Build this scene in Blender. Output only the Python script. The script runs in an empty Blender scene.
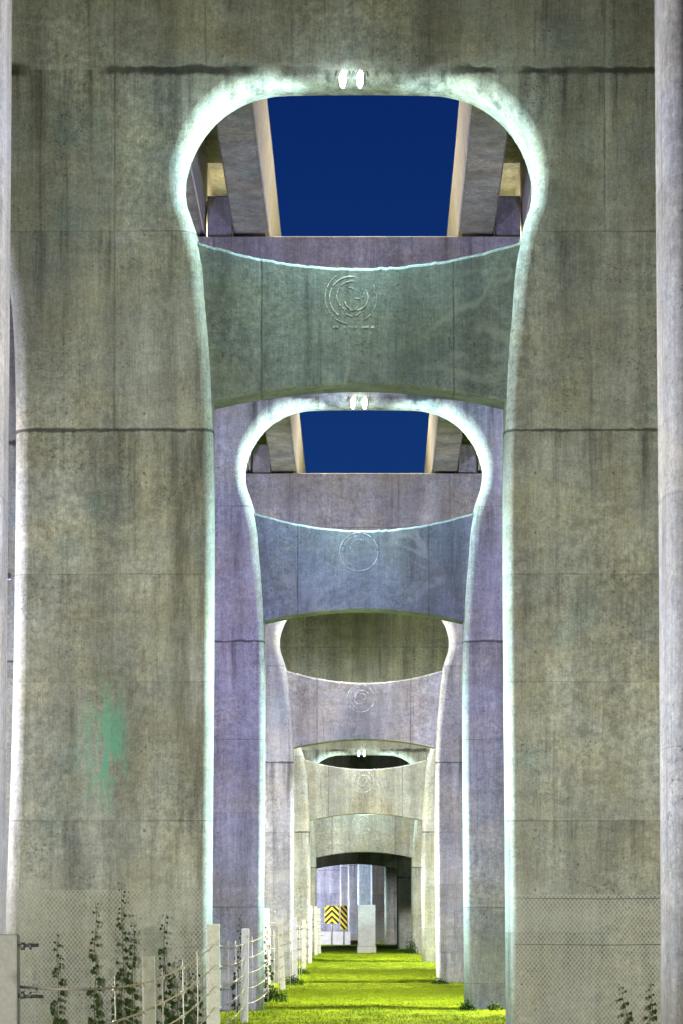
import bpy, bmesh, math, random
from mathutils import Vector, Matrix, noise
from mathutils.geometry import tessellate_polygon
random.seed(7)
S = bpy.context.scene
COL = S.collection
R = math.radians
F, CX, HZ, CAMZ = 2800.0, 341.5, 920.0, 2.06

# ------------------------------------------------------------------ helpers
def link(o, parent=None):
    COL.objects.link(o)
    if parent: o.parent = parent
    return o

def tag(o, label=None, cat=None, group=None, kind=None):
    if label: o['label'] = label
    if cat: o['category'] = cat
    if group: o['group'] = group
    if kind: o['kind'] = kind
    return o

def empty(name, loc, label, cat, group=None, rz=0):
    o = bpy.data.objects.new(name, None)
    o.location = loc; o.rotation_euler.z = rz; o.empty_display_size = .2
    link(o); return tag(o, label, cat, group)

class MB:
    """collects geometry for one mesh object"""
    def __init__(s): s.v = []; s.f = []; s.sm = []
    def add(s, vs, fs, smooth=False):
        b = len(s.v); s.v += [tuple(v) for v in vs]
        s.f += [tuple(i + b for i in f) for f in fs]; s.sm += [smooth] * len(fs)
    def box(s, x0, x1, y0, y1, z0, z1, rot=None, piv=None, ch=0.0):
        if ch:
            bm = bmesh.new(); bmesh.ops.create_cube(bm, size=1)
            for v in bm.verts:
                v.co = Vector((x0 + (v.co.x + .5) * (x1 - x0), y0 + (v.co.y + .5) * (y1 - y0), z0 + (v.co.z + .5) * (z1 - z0)))
            bmesh.ops.bevel(bm, geom=bm.edges[:], offset=ch, segments=2, profile=.5, affect='EDGES')
            bm.verts.index_update()
            vs = [v.co.copy() for v in bm.verts]; fs = [[v.index for v in f.verts] for f in bm.faces]; bm.free()
        else:
            vs = [Vector((x, y, z)) for z in (z0, z1) for y in (y0, y1) for x in (x0, x1)]
            fs = [(0, 2, 3, 1), (4, 5, 7, 6), (0, 1, 5, 4), (2, 6, 7, 3), (0, 4, 6, 2), (1, 3, 7, 5)]
        if rot is not None:
            p = Vector(piv) if piv else Vector((0, 0, 0)); vs = [rot @ (v - p) + p for v in vs]
        s.add(vs, fs)
    def tube(s, pts, r, n=6, caps=True):
        pts = [Vector(p) for p in pts]; rings = []
        for i, p in enumerate(pts):
            t = (pts[min(i + 1, len(pts) - 1)] - pts[max(i - 1, 0)]).normalized()
            up = Vector((0, 0, 1)) if abs(t.z) < .9 else Vector((1, 0, 0))
            a = t.cross(up).normalized(); b = a.cross(t)
            rr = r[i] if isinstance(r, (list, tuple)) else r
            rings.append([p + (a * math.cos(2 * math.pi * k / n) + b * math.sin(2 * math.pi * k / n)) * rr for k in range(n)])
        vs = [v for q in rings for v in q]; fs = []
        for i in range(len(pts) - 1):
            for k in range(n):
                fs.append((i * n + k, i * n + (k + 1) % n, (i + 1) * n + (k + 1) % n, (i + 1) * n + k))
        if caps: fs.append(tuple(range(n))[::-1]); fs.append(tuple(range((len(pts) - 1) * n, len(pts) * n)))
        s.add(vs, fs, True)
    def blob(s, c, r, seed=0, n=7):
        vs = []; fs = []
        m = n // 2 + 1
        for i in range(m + 1):
            th = math.pi * i / m
            for k in range(n):
                ph = 2 * math.pi * k / n
                d = Vector((math.sin(th) * math.cos(ph), math.sin(th) * math.sin(ph), math.cos(th)))
                q = 1 + .3 * noise.noise(d * 1.7 + Vector((seed, 0, 0)))
                vs.append(Vector(c) + Vector((d.x * r[0], d.y * r[1], d.z * r[2])) * q)
        for i in range(m):
            for k in range(n):
                fs.append((i * n + k, (i + 1) * n + k, (i + 1) * n + (k + 1) % n, i * n + (k + 1) % n))
        s.add(vs, fs, True)
    def build(s, name, mat, parent=None, loc=(0, 0, 0)):
        me = bpy.data.meshes.new(name); me.from_pydata(s.v, [], s.f)
        me.polygons.foreach_set('use_smooth', s.sm); me.update()
        if mat: me.materials.append(mat)
        o = bpy.data.objects.new(name, me); o.location = loc
        return link(o, parent)

# ------------------------------------------------------------------ node helpers
class NT:
    def __init__(s, mat):
        s.t = mat.node_tree; s.n = s.t.nodes; s.l = s.t.links
    def new(s, ty, **kw):
        n = s.n.new(ty)
        for k, v in kw.items(): setattr(n, k, v)
        return n
    def set(s, sock, v):
        if hasattr(v, 'is_output') or isinstance(v, bpy.types.NodeSocket): s.l.new(v, sock)
        else: sock.default_value = v
    def m(s, op, a, b=None, c=None, clamp=False):
        n = s.new('ShaderNodeMath', operation=op); n.use_clamp = clamp
        s.set(n.inputs[0], a)
        if b is not None: s.set(n.inputs[1], b)
        if c is not None: s.set(n.inputs[2], c)
        return n.outputs[0]
    def vm(s, op, a, b=None):
        n = s.new('ShaderNodeVectorMath', operation=op); s.set(n.inputs[0], a)
        if b is not None: s.set(n.inputs[1], b)
        return n.outputs[0]
    def noise(s, vec, scale, detail=4, rough=.55, dist=0):
        n = s.new('ShaderNodeTexNoise'); s.set(n.inputs['Vector'], vec)
        n.inputs['Scale'].default_value = scale; n.inputs['Detail'].default_value = detail
        n.inputs['Roughness'].default_value = rough; n.inputs['Distortion'].default_value = dist
        return n.outputs['Fac']
    def ss(s, v, a, b, lo=0., hi=1.):
        n = s.new('ShaderNodeMapRange', interpolation_type='SMOOTHSTEP'); s.set(n.inputs['Value'], v)
        for k, q in (('From Min', a), ('From Max', b), ('To Min', lo), ('To Max', hi)): s.set(n.inputs[k], q)
        return n.outputs['Result']
    def mix(s, f, a, b, mode='MIX'):
        n = s.new('ShaderNodeMix', data_type='RGBA', blend_type=mode)
        s.set(n.inputs['Factor'], f); s.set(n.inputs['A'], a); s.set(n.inputs['B'], b)
        for sk in (n.inputs[6], n.inputs[7]): pass
        return n.outputs['Result']

def mixc(t, f, a, b, mode='MIX'):
    n = t.new('ShaderNodeMix', data_type='RGBA', blend_type=mode)
    t.set(n.inputs[0], f); t.set(n.inputs[6], a); t.set(n.inputs[7], b)
    return n.outputs[2]

def base_mat(name, rough=.8):
    m = bpy.data.materials.new(name); m.use_nodes = True
    b = m.node_tree.nodes['Principled BSDF']; b.inputs['Roughness'].default_value = rough
    return m, NT(m), b

def concrete(name, base=(.42, .428, .40), joints=(), vj=(), stain=False, efflo=0., darkz=None):
    m, t, b = base_mat(name, .86)
    tc = t.new('ShaderNodeTexCoord'); P = tc.outputs['Object']
    oi = t.new('ShaderNodeObjectInfo')
    off = t.new('ShaderNodeCombineXYZ')
    for k, q in ((0, 37.), (1, 11.), (2, 53.)): t.set(off.inputs[k], t.m('MULTIPLY', oi.outputs['Random'], q))
    Q = t.vm('ADD', P, off.outputs[0])
    sp = t.new('ShaderNodeSeparateXYZ'); t.set(sp.inputs[0], P); X, Z = sp.outputs[0], sp.outputs[2]
    big = t.noise(Q, .42, 5, .6)
    mid = t.noise(Q, 1.7, 7, .68, .4)
    fine = t.noise(Q, 9., 8, .72)
    grain = t.noise(Q, 70., 3, .6)
    stv = t.vm('MULTIPLY', Q, (4.5, 4.5, .22)); streak = t.noise(stv, 1., 6, .65)
    stv2 = t.vm('MULTIPLY', Q, (13., 13., .35)); streak2 = t.noise(stv2, 1., 4, .6)
    brush = t.noise(t.vm('MULTIPLY', Q, (1.1, 1.1, 4.0)), 1., 6, .65, .8)
    val = t.ss(big, .3, .72, .88, 1.12)
    val = t.m('MULTIPLY', val, t.ss(mid, .25, .75, .86, 1.14))
    rough_m = t.ss(t.noise(t.vm('MULTIPLY', Q, (.5, .5, .3)), 1., 4, .6), .4, .62, .3, 1.)
    val = t.m('MULTIPLY', val, t.m('ADD', 1., t.m('MULTIPLY', rough_m, t.m('SUBTRACT', t.ss(fine, .25, .75, .62, 1.36), 1.))))
    wide = t.noise(t.vm('MULTIPLY', Q, (1.5, 1.5, .13)), 1., 6, .62); val = t.m('MULTIPLY', val, t.ss(wide, .32, .68, .72, 1.22))
    scr = t.noise(t.vm('MULTIPLY', Q, (38., 38., 2.6)), 1., 5, .7); val = t.m('MULTIPLY', val, t.ss(scr, 0.38, .68, 1.08, .86))
    grit = t.noise(Q, 26., 6, .85); val = t.m('MULTIPLY', val, t.ss(grit, .3, .7, .74, 1.26))
    hard = t.noise(t.vm('MULTIPLY', Q, (2.2, 2.2, .9)), 1., 9, .82); val = t.m('MULTIPLY', val, t.ss(hard, .56, .62, 1., .87)); val = t.m('MULTIPLY', val, t.ss(hard, .35, .41, 1.1, 1.))
    pidx = None
    for z0, w_, s_ in joints:
        q = t.m('GREATER_THAN', Z, z0); pidx = q if pidx is None else t.m('ADD', pidx, q)
    for x0, za, zb, s_ in vj[:3]:
        q = t.m('MULTIPLY', t.m('GREATER_THAN', X, x0), 17.); pidx = q if pidx is None else t.m('ADD', pidx, q)
    if pidx is not None:
        wn = t.new('ShaderNodeTexWhiteNoise'); wn.noise_dimensions = '1D'
        t.set(wn.inputs['W'], t.m('ADD', pidx, t.m('MULTIPLY', oi.outputs['Random'], 40.)))
        val = t.m('MULTIPLY', val, t.m('MULTIPLY_ADD', wn.outputs['Value'], .2, .9))
    # form tie holes
    hx = t.m('SUBTRACT', t.m('FRACT', t.m('DIVIDE', t.m('ADD', X, .3), 1.22)), .5); hz = t.m('SUBTRACT', t.m('FRACT', t.m('DIVIDE', Z, .93)), .5)
    hx = t.m('MULTIPLY', hx, 1.22); hz = t.m('MULTIPLY', hz, .93)
    hole = t.ss(t.m('SQRT', t.m('ADD', t.m('MULTIPLY', hx, hx), t.m('MULTIPLY', hz, hz))), .018, .03, 1., 0.)
    hole = t.m('MULTIPLY', hole, t.ss(mid, .42, .58))
    val = t.m('MULTIPLY', val, t.m('SUBTRACT', 1., t.m('MULTIPLY', hole, .45)))
    val = t.m('MULTIPLY', val, t.ss(brush, .3, .7, .90, 1.1))
    val = t.m('MULTIPLY', val, t.ss(grain, .2, .8, .9, 1.1))
    val = t.m('MULTIPLY', val, t.ss(streak, .56, .74, 1., .55))
    val = t.m('MULTIPLY', val, t.ss(streak2, .6, .8, 1., .72))
    spk = t.m('MULTIPLY', t.ss(t.noise(Q, 22., 6, .75), .55, .63), t.ss(t.noise(Q, .9, 4, .6), .5, .62))
    val = t.m('MULTIPLY', val, t.m('SUBTRACT', 1., t.m('MULTIPLY', spk, .6)))
    brk = t.ss(t.noise(t.vm('MULTIPLY', Q, (.55, .55, .1)), 1., 3, .6), .42, .56)
    # lift lines: dark, broken joints with run-off below
    jm = None
    wob = t.m('MULTIPLY', t.m('SUBTRACT', t.noise(Q, 2.2, 7, .7), .5), .16)
    for z0, w, strength in joints:
        zz = t.m('ADD', Z, t.m('MULTIPLY', wob, strength * .6))
        d = t.m('ABSOLUTE', t.m('SUBTRACT', zz, z0))
        wid = t.m('MULTIPLY', w, t.ss(mid, .35, .7, .5, 1.8))
        line = t.m('MULTIPLY', t.ss(d, t.m('MULTIPLY', wid, .3), wid, 1., 0.), strength)
        if w > .04: line = t.m('MULTIPLY', line, brk)
        elif w < .03: line = t.m('MULTIPLY', line, t.m('MULTIPLY_ADD', brk, .6, .4))
        jm = line if jm is None else t.m('MAXIMUM', jm, line)
        below = t.m('SUBTRACT', z0, Z)
        run = t.m('MULTIPLY', t.ss(below, 0., 1.6, 1., 0.), t.m('GREATER_THAN', below, 0.))
        run = t.m('MULTIPLY', run, t.m('MULTIPLY', t.ss(streak, .42, .66), .5 * strength))
        val = t.m('MULTIPLY', val, t.m('SUBTRACT', 1., run))
    for x0, za, zb, strength in vj:
        d = t.m('ABSOLUTE', t.m('SUBTRACT', t.m('ADD', X, t.m('MULTIPLY', wob, .15)), x0))
        line = t.m('MULTIPLY', t.m('MULTIPLY', t.ss(d, .004, t.ss(fine, .3, .7, .012, .045), 1., 0.), t.ss(mid, .35, .6, .3, 1.)), strength)
        line = t.m('MULTIPLY', line, t.m('MULTIPLY', t.m('GREATER_THAN', Z, za), t.m('LESS_THAN', Z, zb)))
        jm = line if jm is None else t.m('MAXIMUM', jm, line)
    warm = mixc(t, t.ss(t.noise(Q, .8, 5, .6), .4, .65), (base[0], base[1], base[2], 1), (base[0] * 1.04, base[1] * .98, base[2] * .84, 1))
    warm = mixc(t, t.ss(t.noise(Q, .55, 4, .6), .56, .75), warm, (base[0] * .78, base[1] * .9, base[2] * .92, 1))
    cv = t.new('ShaderNodeCombineXYZ')
    for k in range(3): t.set(cv.inputs[k], val)
    col = mixc(t, 1., warm, cv.outputs[0], 'MULTIPLY')
    # mineral bloom
    bl = t.m('MULTIPLY', t.ss(t.noise(t.vm('MULTIPLY', Q, (1.6, 1.6, .8)), 1., 7, .7, .6), .58, .72), t.ss(fine, .35, .6))
    col = mixc(t, t.m('MULTIPLY', bl, .28), col, (.46, .45, .36, 1))
    if efflo:
        rn = t.noise(Q, .75, 3, .5, .6)
        rid = t.ss(t.m('ABSOLUTE', t.m('SUBTRACT', rn, .5)), .0, .05, 1., 0.)
        rid = t.m('MULTIPLY', rid, t.m('MULTIPLY', t.ss(t.noise(Q, .5, 2, .5), .46, .6), efflo))
        col = mixc(t, rid, col, (.50, .52, .47, 1))
        sp2 = t.m('MULTIPLY', t.ss(t.noise(Q, 2.6, 6, .7), .62, .7), efflo)
        col = mixc(t, sp2, col, (.44, .46, .42, 1))
    # pock marks
    vo = t.new('ShaderNodeTexVoronoi'); t.set(vo.inputs['Vector'], Q); vo.inputs['Scale'].default_value = 9.
    pock = t.m('MULTIPLY', t.ss(vo.outputs['Distance'], .05, .12, 1., 0.), t.ss(mid, .5, .6))
    col = mixc(t, t.m('MULTIPLY', pock, .6), col, (.06, .06, .05, 1))
    if stain:
        dx = t.m('DIVIDE', t.m('SUBTRACT', X, -3.97), .5); dz = t.m('DIVIDE', t.m('SUBTRACT', Z, 2.75), 1.25)
        rr = t.m('SQRT', t.m('ADD', t.m('MULTIPLY', dx, dx), t.m('MULTIPLY', dz, dz)))
        msk = t.m('MULTIPLY', t.ss(rr, .1, 1.15, 1., 0.), t.ss(t.noise(t.vm('MULTIPLY', P, (5.5, 5.5, 1.2)), 1., 9, .8), .46, .55))
        col = mixc(t, t.m('MULTIPLY', msk, .8), col, (.13, .50, .36, 1))
        # brown-black run on the inner side of the column
        dx = t.m('DIVIDE', t.m('SUBTRACT', X, -2.65), .35)
        msk = t.m('MULTIPLY', t.ss(t.m('ABSOLUTE', dx), .2, 1.2, 1., 0.), t.m('MULTIPLY', t.m('LESS_THAN', Z, 7.6), t.ss(t.noise(t.vm('MULTIPLY', P, (3., 3., .5)), 1., 6, .7), .4, .62)))
        col = mixc(t, t.m('MULTIPLY', msk, .6), col, (.085, .075, .05, 1))
    if jm is not None: col = mixc(t, t.m('MULTIPLY', jm, .85), col, (.035, .033, .028, 1))
    t.set(b.inputs['Base Color'], col)
    t.set(b.inputs['Roughness'], t.ss(mid, .3, .7, .72, .95))
    h = t.m('ADD', t.m('MULTIPLY', fine, .5), t.m('ADD', t.m('MULTIPLY', grain, .15), t.m('MULTIPLY', mid, .8)))
    if jm is not None: h = t.m('SUBTRACT', h, t.m('MULTIPLY', jm, .8))
    bp = t.new('ShaderNodeBump'); bp.inputs['Strength'].default_value = .32; bp.inputs['Distance'].default_value = .03
    t.set(bp.inputs['Height'], h); t.set(b.inputs['Normal'], bp.outputs[0])
    return m

def simple(name, col, rough=.6, metal=0., var=.25, scale=6., dirt=None, spec=.4):
    m, t, b = base_mat(name, rough)
    b.inputs['Metallic'].default_value = metal; b.inputs['Specular IOR Level'].default_value = spec
    tc = t.new('ShaderNodeTexCoord')
    n = t.noise(tc.outputs['Object'], scale, 6, .65); n2 = t.noise(tc.outputs['Object'], scale * 6, 4, .6)
    v = t.m('MULTIPLY', t.ss(n, .25, .75, 1 - var, 1 + var), t.ss(n2, .25, .75, 1 - var * .6, 1 + var * .6))
    cv = t.new('ShaderNodeCombineXYZ')
    for k in range(3): t.set(cv.inputs[k], v)
    c = mixc(t, 1., (*col, 1), cv.outputs[0], 'MULTIPLY')
    if dirt: c = mixc(t, t.m('MULTIPLY', t.ss(n, .52, .68), .7), c, (*dirt, 1))
    t.set(b.inputs['Base Color'], c)
    bp = t.new('ShaderNodeBump'); bp.inputs['Strength'].default_value = .3; bp.inputs['Distance'].default_value = .01
    t.set(bp.inputs['Height'], n2); t.set(b.inputs['Normal'], bp.outputs[0])
    return m

def emit(name, col, s):
    m, t, b = base_mat(name)
    b.inputs['Base Color'].default_value = (.8, .8, .8, 1)
    b.inputs['Emission Color'].default_value = (*col, 1); b.inputs['Emission Strength'].default_value = s
    return m

JW = [(13.27, .10, 1.), (10.75, .016, .6), (7.65, .035, .95), (5.4, .012, .45), (3.72, .010, .3), (1.55, .018, .5), (-.2, .012, .4), (15.2, .02, .5)]
VJ = [(-3.82, 7.65, 30, .45), (3.84, 10.75, 30, .45), (-1.05, 13.0, 30, .4), (1.1, 13.0, 30, .4), (2.75, 13.3, 30, .4), (-2.4, 13.3, 30, .4)]
M = {}
M['wall'] = concrete('weathered_concrete', joints=JW, vj=VJ)
M['wall_stained'] = concrete('stained_concrete', joints=JW, vj=VJ, stain=True)
VB = [(-1.53, 0, 30, .7), (1.49, 0, 30, .7)]
M['beam'] = concrete('dark_teal_concrete', base=(.21, .25, .25), vj=VB, efflo=.28)  # darker blue-green base than the other beams
M['beam_pale'] = concrete('pale_beam_concrete', base=(.37, .37, .345), vj=VB)
M['girder'] = concrete('shaded_girder_concrete', base=(.34, .34, .27), joints=[])  # darker base: shade under the deck put into the colour
M['lit_side'] = simple('pale_lit_side_concrete', (.66, .62, .52), .8, 0, .14, 1.5)  # pale base: light on the inner girder sides put into the colour
M['slab'] = simple('smooth_pale_concrete', (.66, .68, .72), .7, 0, .16, 1.2)
M['post'] = simple('weathered_post_concrete', (.74, .73, .66), .8, 0, .16, 5., (.42, .38, .28))
M['steel'] = simple('galvanised_steel', (.32, .33, .33), .5, .7, .25, 12.)
M['rope'] = simple('tan_rope', (.42, .36, .22), .85, 0, .25, 20.)
M['tie'] = simple('white_tie', (.72, .70, .64), .7, 0, .15, 20.)
M['mesh'] = simple('zinc_mesh', (.60, .60, .52), .6, .2, .15, 10.)
M['leaf'] = simple('vine_leaf', (.032, .058, .016), .8, 0, .5, 7., (.075, .045, .02), .08)
M['stem'] = simple('vine_stem', (.10, .07, .04), .8, 0, .3, 8.)
M['weed'] = simple('weed_leaf', (.05, .10, .02), .8, 0, .4, 5., None, .08)
M['emblem'] = simple('chalk_white_moulding', (.58, .61, .57), .85, 0, .45, 5.)
M['housing'] = simple('lamp_housing', (.16, .17, .17), .45, .5, .15, 10.)
M['lens'] = emit('lamp_lens', (.86, 1., .96), 9.)
M['tube'] = emit('tube_lens', (.9, 1., 1.), 4.)
M['yellow'] = simple('sign_yellow', (.74, .60, .06), .5, 0, .1, 6.)
M['black'] = simple('sign_black', (.02, .02, .02), .5, 0, .1, 6.)
M['barrier'] = simple('white_barrier', (.78, .78, .8), .6, 0, .1, 3.)
M['kerb'] = simple('tan_kerb', (.45, .38, .28), .8, 0, .2, 3.)

# ------------------------------------------------------------------ ground
def gz(x, y):
    a = min(1, max(0, (y - 84) / 44)); a = a * a * (3 - 2 * a)
    z = .45 * a
    if -30 < x < 30 and y < 260:
        z += .045 * noise.noise(Vector((x * .55, y * .16, 3.1))) + .02 * noise.noise(Vector((x * 1.7, y * .6, 8)))
    return z
xs = [-3000, -900, -300, -100, -50, -30] + [-20 + i * .5 for i in range(81)] + [30, 50, 100, 300, 900, 3000]
ys = [-400, -100, -30] + [-10 + i * 1. for i in range(260)] + [260, 300, 400, 700, 1500, 4000]
g = MB()
vs = [(x, y, gz(x, y)) for y in ys for x in xs]; nx = len(xs)
g.add(vs, [(j * nx + i, j * nx + i + 1, (j + 1) * nx + i + 1, (j + 1) * nx + i) for j in range(len(ys) - 1) for i in range(nx - 1)], True)
m, t, b = base_mat('mown_grass', .9)
tc = t.new('ShaderNodeTexCoord'); P = tc.outputs['Object']
n1 = t.noise(P, .5, 5, .6); n2 = t.noise(P, 5., 6, .7); n3 = t.noise(P, 40., 4, .7)
c = mixc(t, t.ss(n1, .35, .65), (.22, .31, .012, 1), (.35, .42, .016, 1))
c = mixc(t, t.m('MULTIPLY', t.ss(n2, .45, .7), .6), c, (.12, .22, .012, 1))
c = mixc(t, t.m('MULTIPLY', t.ss(n3, .5, .75), .5), c, (.36, .40, .05, 1))
dr = t.m('MULTIPLY', t.ss(t.noise(P, 1.1, 6, .7), .55, .72), .55)
c = mixc(t, dr, c, (.14, .15, .03, 1))
t.set(b.inputs['Base Color'], c)
bp = t.new('ShaderNodeBump'); bp.inputs['Strength'].default_value = .8; bp.inputs['Distance'].default_value = .06
t.set(bp.inputs['Height'], t.m('ADD', n2, n3)); t.set(b.inputs['Normal'], bp.outputs[0])
b.inputs['Specular IOR Level'].default_value = .05
M['grass'] = m
tag(g.build('ground', m), kind='structure')

# road crossing far behind
m = simple('asphalt', (.055, .055, .058), .9, 0, .25, 2.)
rd = MB(); rd.add([(-60, 206, .462), (60, 206, .462), (60, 214, .462), (-60, 214, .462)], [(0, 1, 2, 3)])
for zz in (0,): pass
tag(rd.build('road', m), kind='structure'); bpy.data.objects['road'].location.z = .09

# grass blades (lawn strip under the bridge)
gb = MB(); V = []; Fc = []
for i in range(120000):
    u = random.random(); y = 46 + 104 * u ** 1.25; x = random.uniform(-2.6, 4.2)
    if noise.noise(Vector((x * 1.3, y * .5, 0))) < random.uniform(-.9, .25): continue
    z = gz(x, y) - .006; h = random.uniform(.02, .055) * (1 + .6 * noise.noise(Vector((x * .8, y * .3, 5)))); w = random.uniform(.006, .013)
    a = random.uniform(0, math.pi); dx, dy = math.cos(a) * w, math.sin(a) * w
    lx, ly = random.uniform(-.03, .03), random.uniform(-.03, .03)
    k = len(V); V += [(x - dx, y - dy, z), (x + dx, y + dy, z), (x + lx, y + ly, z + h)]; Fc.append((k, k + 1, k + 2))
for i in range(420):
    if random.random() < .45: tx, ty = random.uniform(-2.4, 4), 50 + 95 * random.random() ** 1.3
    elif random.random() < .6: ty = random.uniform(50, 130); tx = -1.85 + .011 * (ty - 43) + random.gauss(0, .18)
    else:
        c_, d_ = random.choice([(364, 64.2), (364.5, 90.), (366, 114.4), (364, 134.)]); tx = (c_ - CX) * d_ / F + random.uniform(2.2, 5.) * random.choice((1, 1, -1)); ty = d_ - random.uniform(.02, .25)
    hh = random.uniform(.05, .15)
    for q in range(random.randint(14, 34)):
        x = tx + random.gauss(0, .07); y = ty + random.gauss(0, .07); z = gz(x, y) - .01; a = random.uniform(0, math.pi); w = random.uniform(.005, .011)
        dx, dy = math.cos(a) * w, math.sin(a) * w; h = hh * random.uniform(.5, 1.1); k = len(V)
        V += [(x - dx, y - dy, z), (x + dx, y + dy, z), (x + random.gauss(0, .035), y + random.gauss(0, .035), z + h)]; Fc.append((k, k + 1, k + 2))
gb.v = V; gb.f = Fc; gb.sm = [False] * len(Fc)
m, t, b = base_mat('grass_blade', .7)
tc = t.new('ShaderNodeTexCoord'); n1 = t.noise(tc.outputs['Object'], 1.2, 5, .6); n2 = t.noise(tc.outputs['Object'], 25., 2, .5)
c = mixc(t, t.ss(n1, .35, .65), (.23, .33, .012, 1), (.38, .44, .018, 1)); c = mixc(t, t.ss(n2, .3, .7), c, (.16, .27, .015, 1)); c = mixc(t, t.m('MULTIPLY', t.ss(t.noise(tc.outputs['Object'], 1.1, 6, .7), .55, .72), .5), c, (.16, .17, .03, 1))
t.set(b.inputs['Base Color'], c)
b.inputs['Specular IOR Level'].default_value = .05
tag(gb.build('grass', m), 'short bright green mown grass covering the passage under the piers', 'grass', kind='stuff')

# ------------------------------------------------------------------ piers
def catmull(pts, n=6):
    out = []
    P_ = [Vector(p) for p in pts]
    for i in range(len(P_) - 1):
        p0 = P_[max(i - 1, 0)]; p1 = P_[i]; p2 = P_[i + 1]; p3 = P_[min(i + 2, len(P_) - 1)]
        for k in range(n):
            u = k / n
            out.append(.5 * ((2 * p1) + (p2 - p0) * u + (2 * p0 - 5 * p1 + 4 * p2 - p3) * u * u + (3 * p1 - p0 - 3 * p2 + p3) * u ** 3))
    out.append(P_[-1]); return out

INNER = [(0, 13.06), (.6, 13.055), (1.1, 13.045), (1.4, 13.02), (1.76, 12.92), (2.04, 12.77), (2.27, 12.58), (2.47, 12.33), (2.62, 12.05), (2.71, 11.75),
         (2.735, 11.5), (2.70, 11.23), (2.62, 11.0), (2.54, 10.75), (2.47, 10.45), (2.415, 10.1), (2.37, 9.5), (2.31, 8.7), (2.28, 7.75), (2.275, 6.), (2.285, 4.), (2.31, 1.)]
OUTER = [(5.55, 0.), (5.51, 1.1), (5.46, 2.5), (5.42, 4.2), (5.39, 6.6), (5.39, 8.2), (5.43, 9.34), (5.52, 10.05), (5.70, 10.6), (6.05, 11.3), (6.6, 11.9), (7.3, 12.35), (8.0, 12.6)]
CAPZ, T, FD = 16.97, .90, .30

def wall_mesh(foot):
    inn = catmull([p for p in INNER if p[1] > foot + .3], 5); end = inn[-1]
    inn.append(Vector((end.x + .02, foot)))
    out = catmull([p for p in OUTER if p[1] > foot + .3], 5)
    out = [Vector((out[0].x + .02, foot))] + out
    right = [Vector((p.x, p.y)) for p in inn]                     # top centre -> foot
    pts = [Vector((-p.x, p.y)) for p in reversed(right)][:-1] + right   # left foot up, over, right foot
    # continue right foot -> outer right up -> cap -> outer left down
    nI = len(pts)
    outer = out + [Vector((8.02, 14.6)), Vector((8.0, CAPZ))]
    pts = pts + outer + [Vector((-p.x, p.y)) for p in reversed(outer)]
    n = len(pts)
    # into-solid normals
    area = sum(pts[i].x * pts[(i + 1) % n].y - pts[(i + 1) % n].x * pts[i].y for i in range(n))
    sg = 1 if area > 0 else -1
    offs = []
    for i in range(n):
        a = pts[i] - pts[i - 1]; c = pts[(i + 1) % n] - pts[i]
        na = Vector((-a.y, a.x)).normalized() * sg; nc = Vector((-c.y, c.x)).normalized() * sg
        p = pts[i]
        if p.y <= foot + 1e-4:
            q = nc if (i in (0,) or i == nI) else na
            if i == 0: q = nc
            if i == nI - 1: q = na
            if i == nI: q = nc
            if i == n - 1: q = na
            offs.append(Vector((q.x, 0)) * (.15 if i < nI else .2))
        else:
            q = (na + nc); q = q.normalized() if q.length > 1e-6 else na
            o = .23 + .11 * max(0, q.y)
            if i < nI: o -= .08 * (1 - min(1, max(0, (p.y - 7.2) / 2.6)))
            if p.y > 14: o = .06
            if p.y >= CAPZ - .01: q = Vector((q.x, q.y)) * 1.2
            offs.append(q * o)
    prof = []
    K = 8
    for k in range(K + 1):
        a = math.pi / 2 * k / K; prof.append((1 - math.sin(a), FD * (1 - math.cos(a))))
    prof = prof + [(q, T - y) for q, y in reversed(prof)]
    b = MB(); vs = []
    for q, y in prof: vs += [(pts[i].x + offs[i].x * q, y, pts[i].y + offs[i].y * q) for i in range(n)]
    fs = []
    for r in range(len(prof) - 1):
        for i in range(n):
            j = (i + 1) % n
            fs.append((r * n + i, r * n + j, (r + 1) * n + j, (r + 1) * n + i))
    b.add(vs, fs, True)
    ring0 = [Vector((v[0], v[2], 0)) for v in vs[:n]]
    tri = tessellate_polygon([ring0])
    b.f += [tuple(x) for x in tri]; b.sm += [False] * len(tri)
    L = (len(prof) - 1) * n
    b.f += [tuple(L + i for i in x) for x in tri]; b.sm += [False] * len(tri)
    return b

def fix_normals(o):
    bm = bmesh.new(); bm.from_mesh(o.data); bmesh.ops.recalc_face_normals(bm, faces=bm.faces[:]); bm.to_mesh(o.data); bm.free()

BY0, BY1 = .15, .87
def beam_mesh():
    n = 150; top = []; bot = []
    for i in range(n + 1):
        u = -1 + 2 * i / n; x = u * 2.62
        top.append((x, 10.22 + .44 * u * u + .022 * noise.noise(Vector((x * 4, 1, 1))) + .014 * noise.noise(Vector((x * 13, 5, 1))))); bot.append((x, 8.40 - .36 * u * u))
    ch = .05; lo = []
    rings = [[(x, BY0, z - ch) for x, z in top], [(x, BY0 + ch * .4, z - ch * .3) for x, z in top], [(x, BY0 + ch, z) for x, z in top], [(x, BY1, z) for x, z in top],
             [(x, BY1, z) for x, z in bot], [(x, BY0 + .03, z) for x, z in bot], [(x, BY0, z + .03) for x, z in bot]]
    b = MB(); w = n + 1
    vs = [p for r in rings for p in r]
    for r in range(7):
        q = (r + 1) % 7
        b.add([], [])
        for i in range(n): b.f.append((r * w + i, q * w + i, q * w + i + 1, r * w + i + 1)); b.sm.append(False)
    b.f.append(tuple(r * w for r in range(7))); b.f.append(tuple(r * w + n for r in range(7))[::-1]); b.sm += [False] * 2
    b.v = vs
    return b

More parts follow.
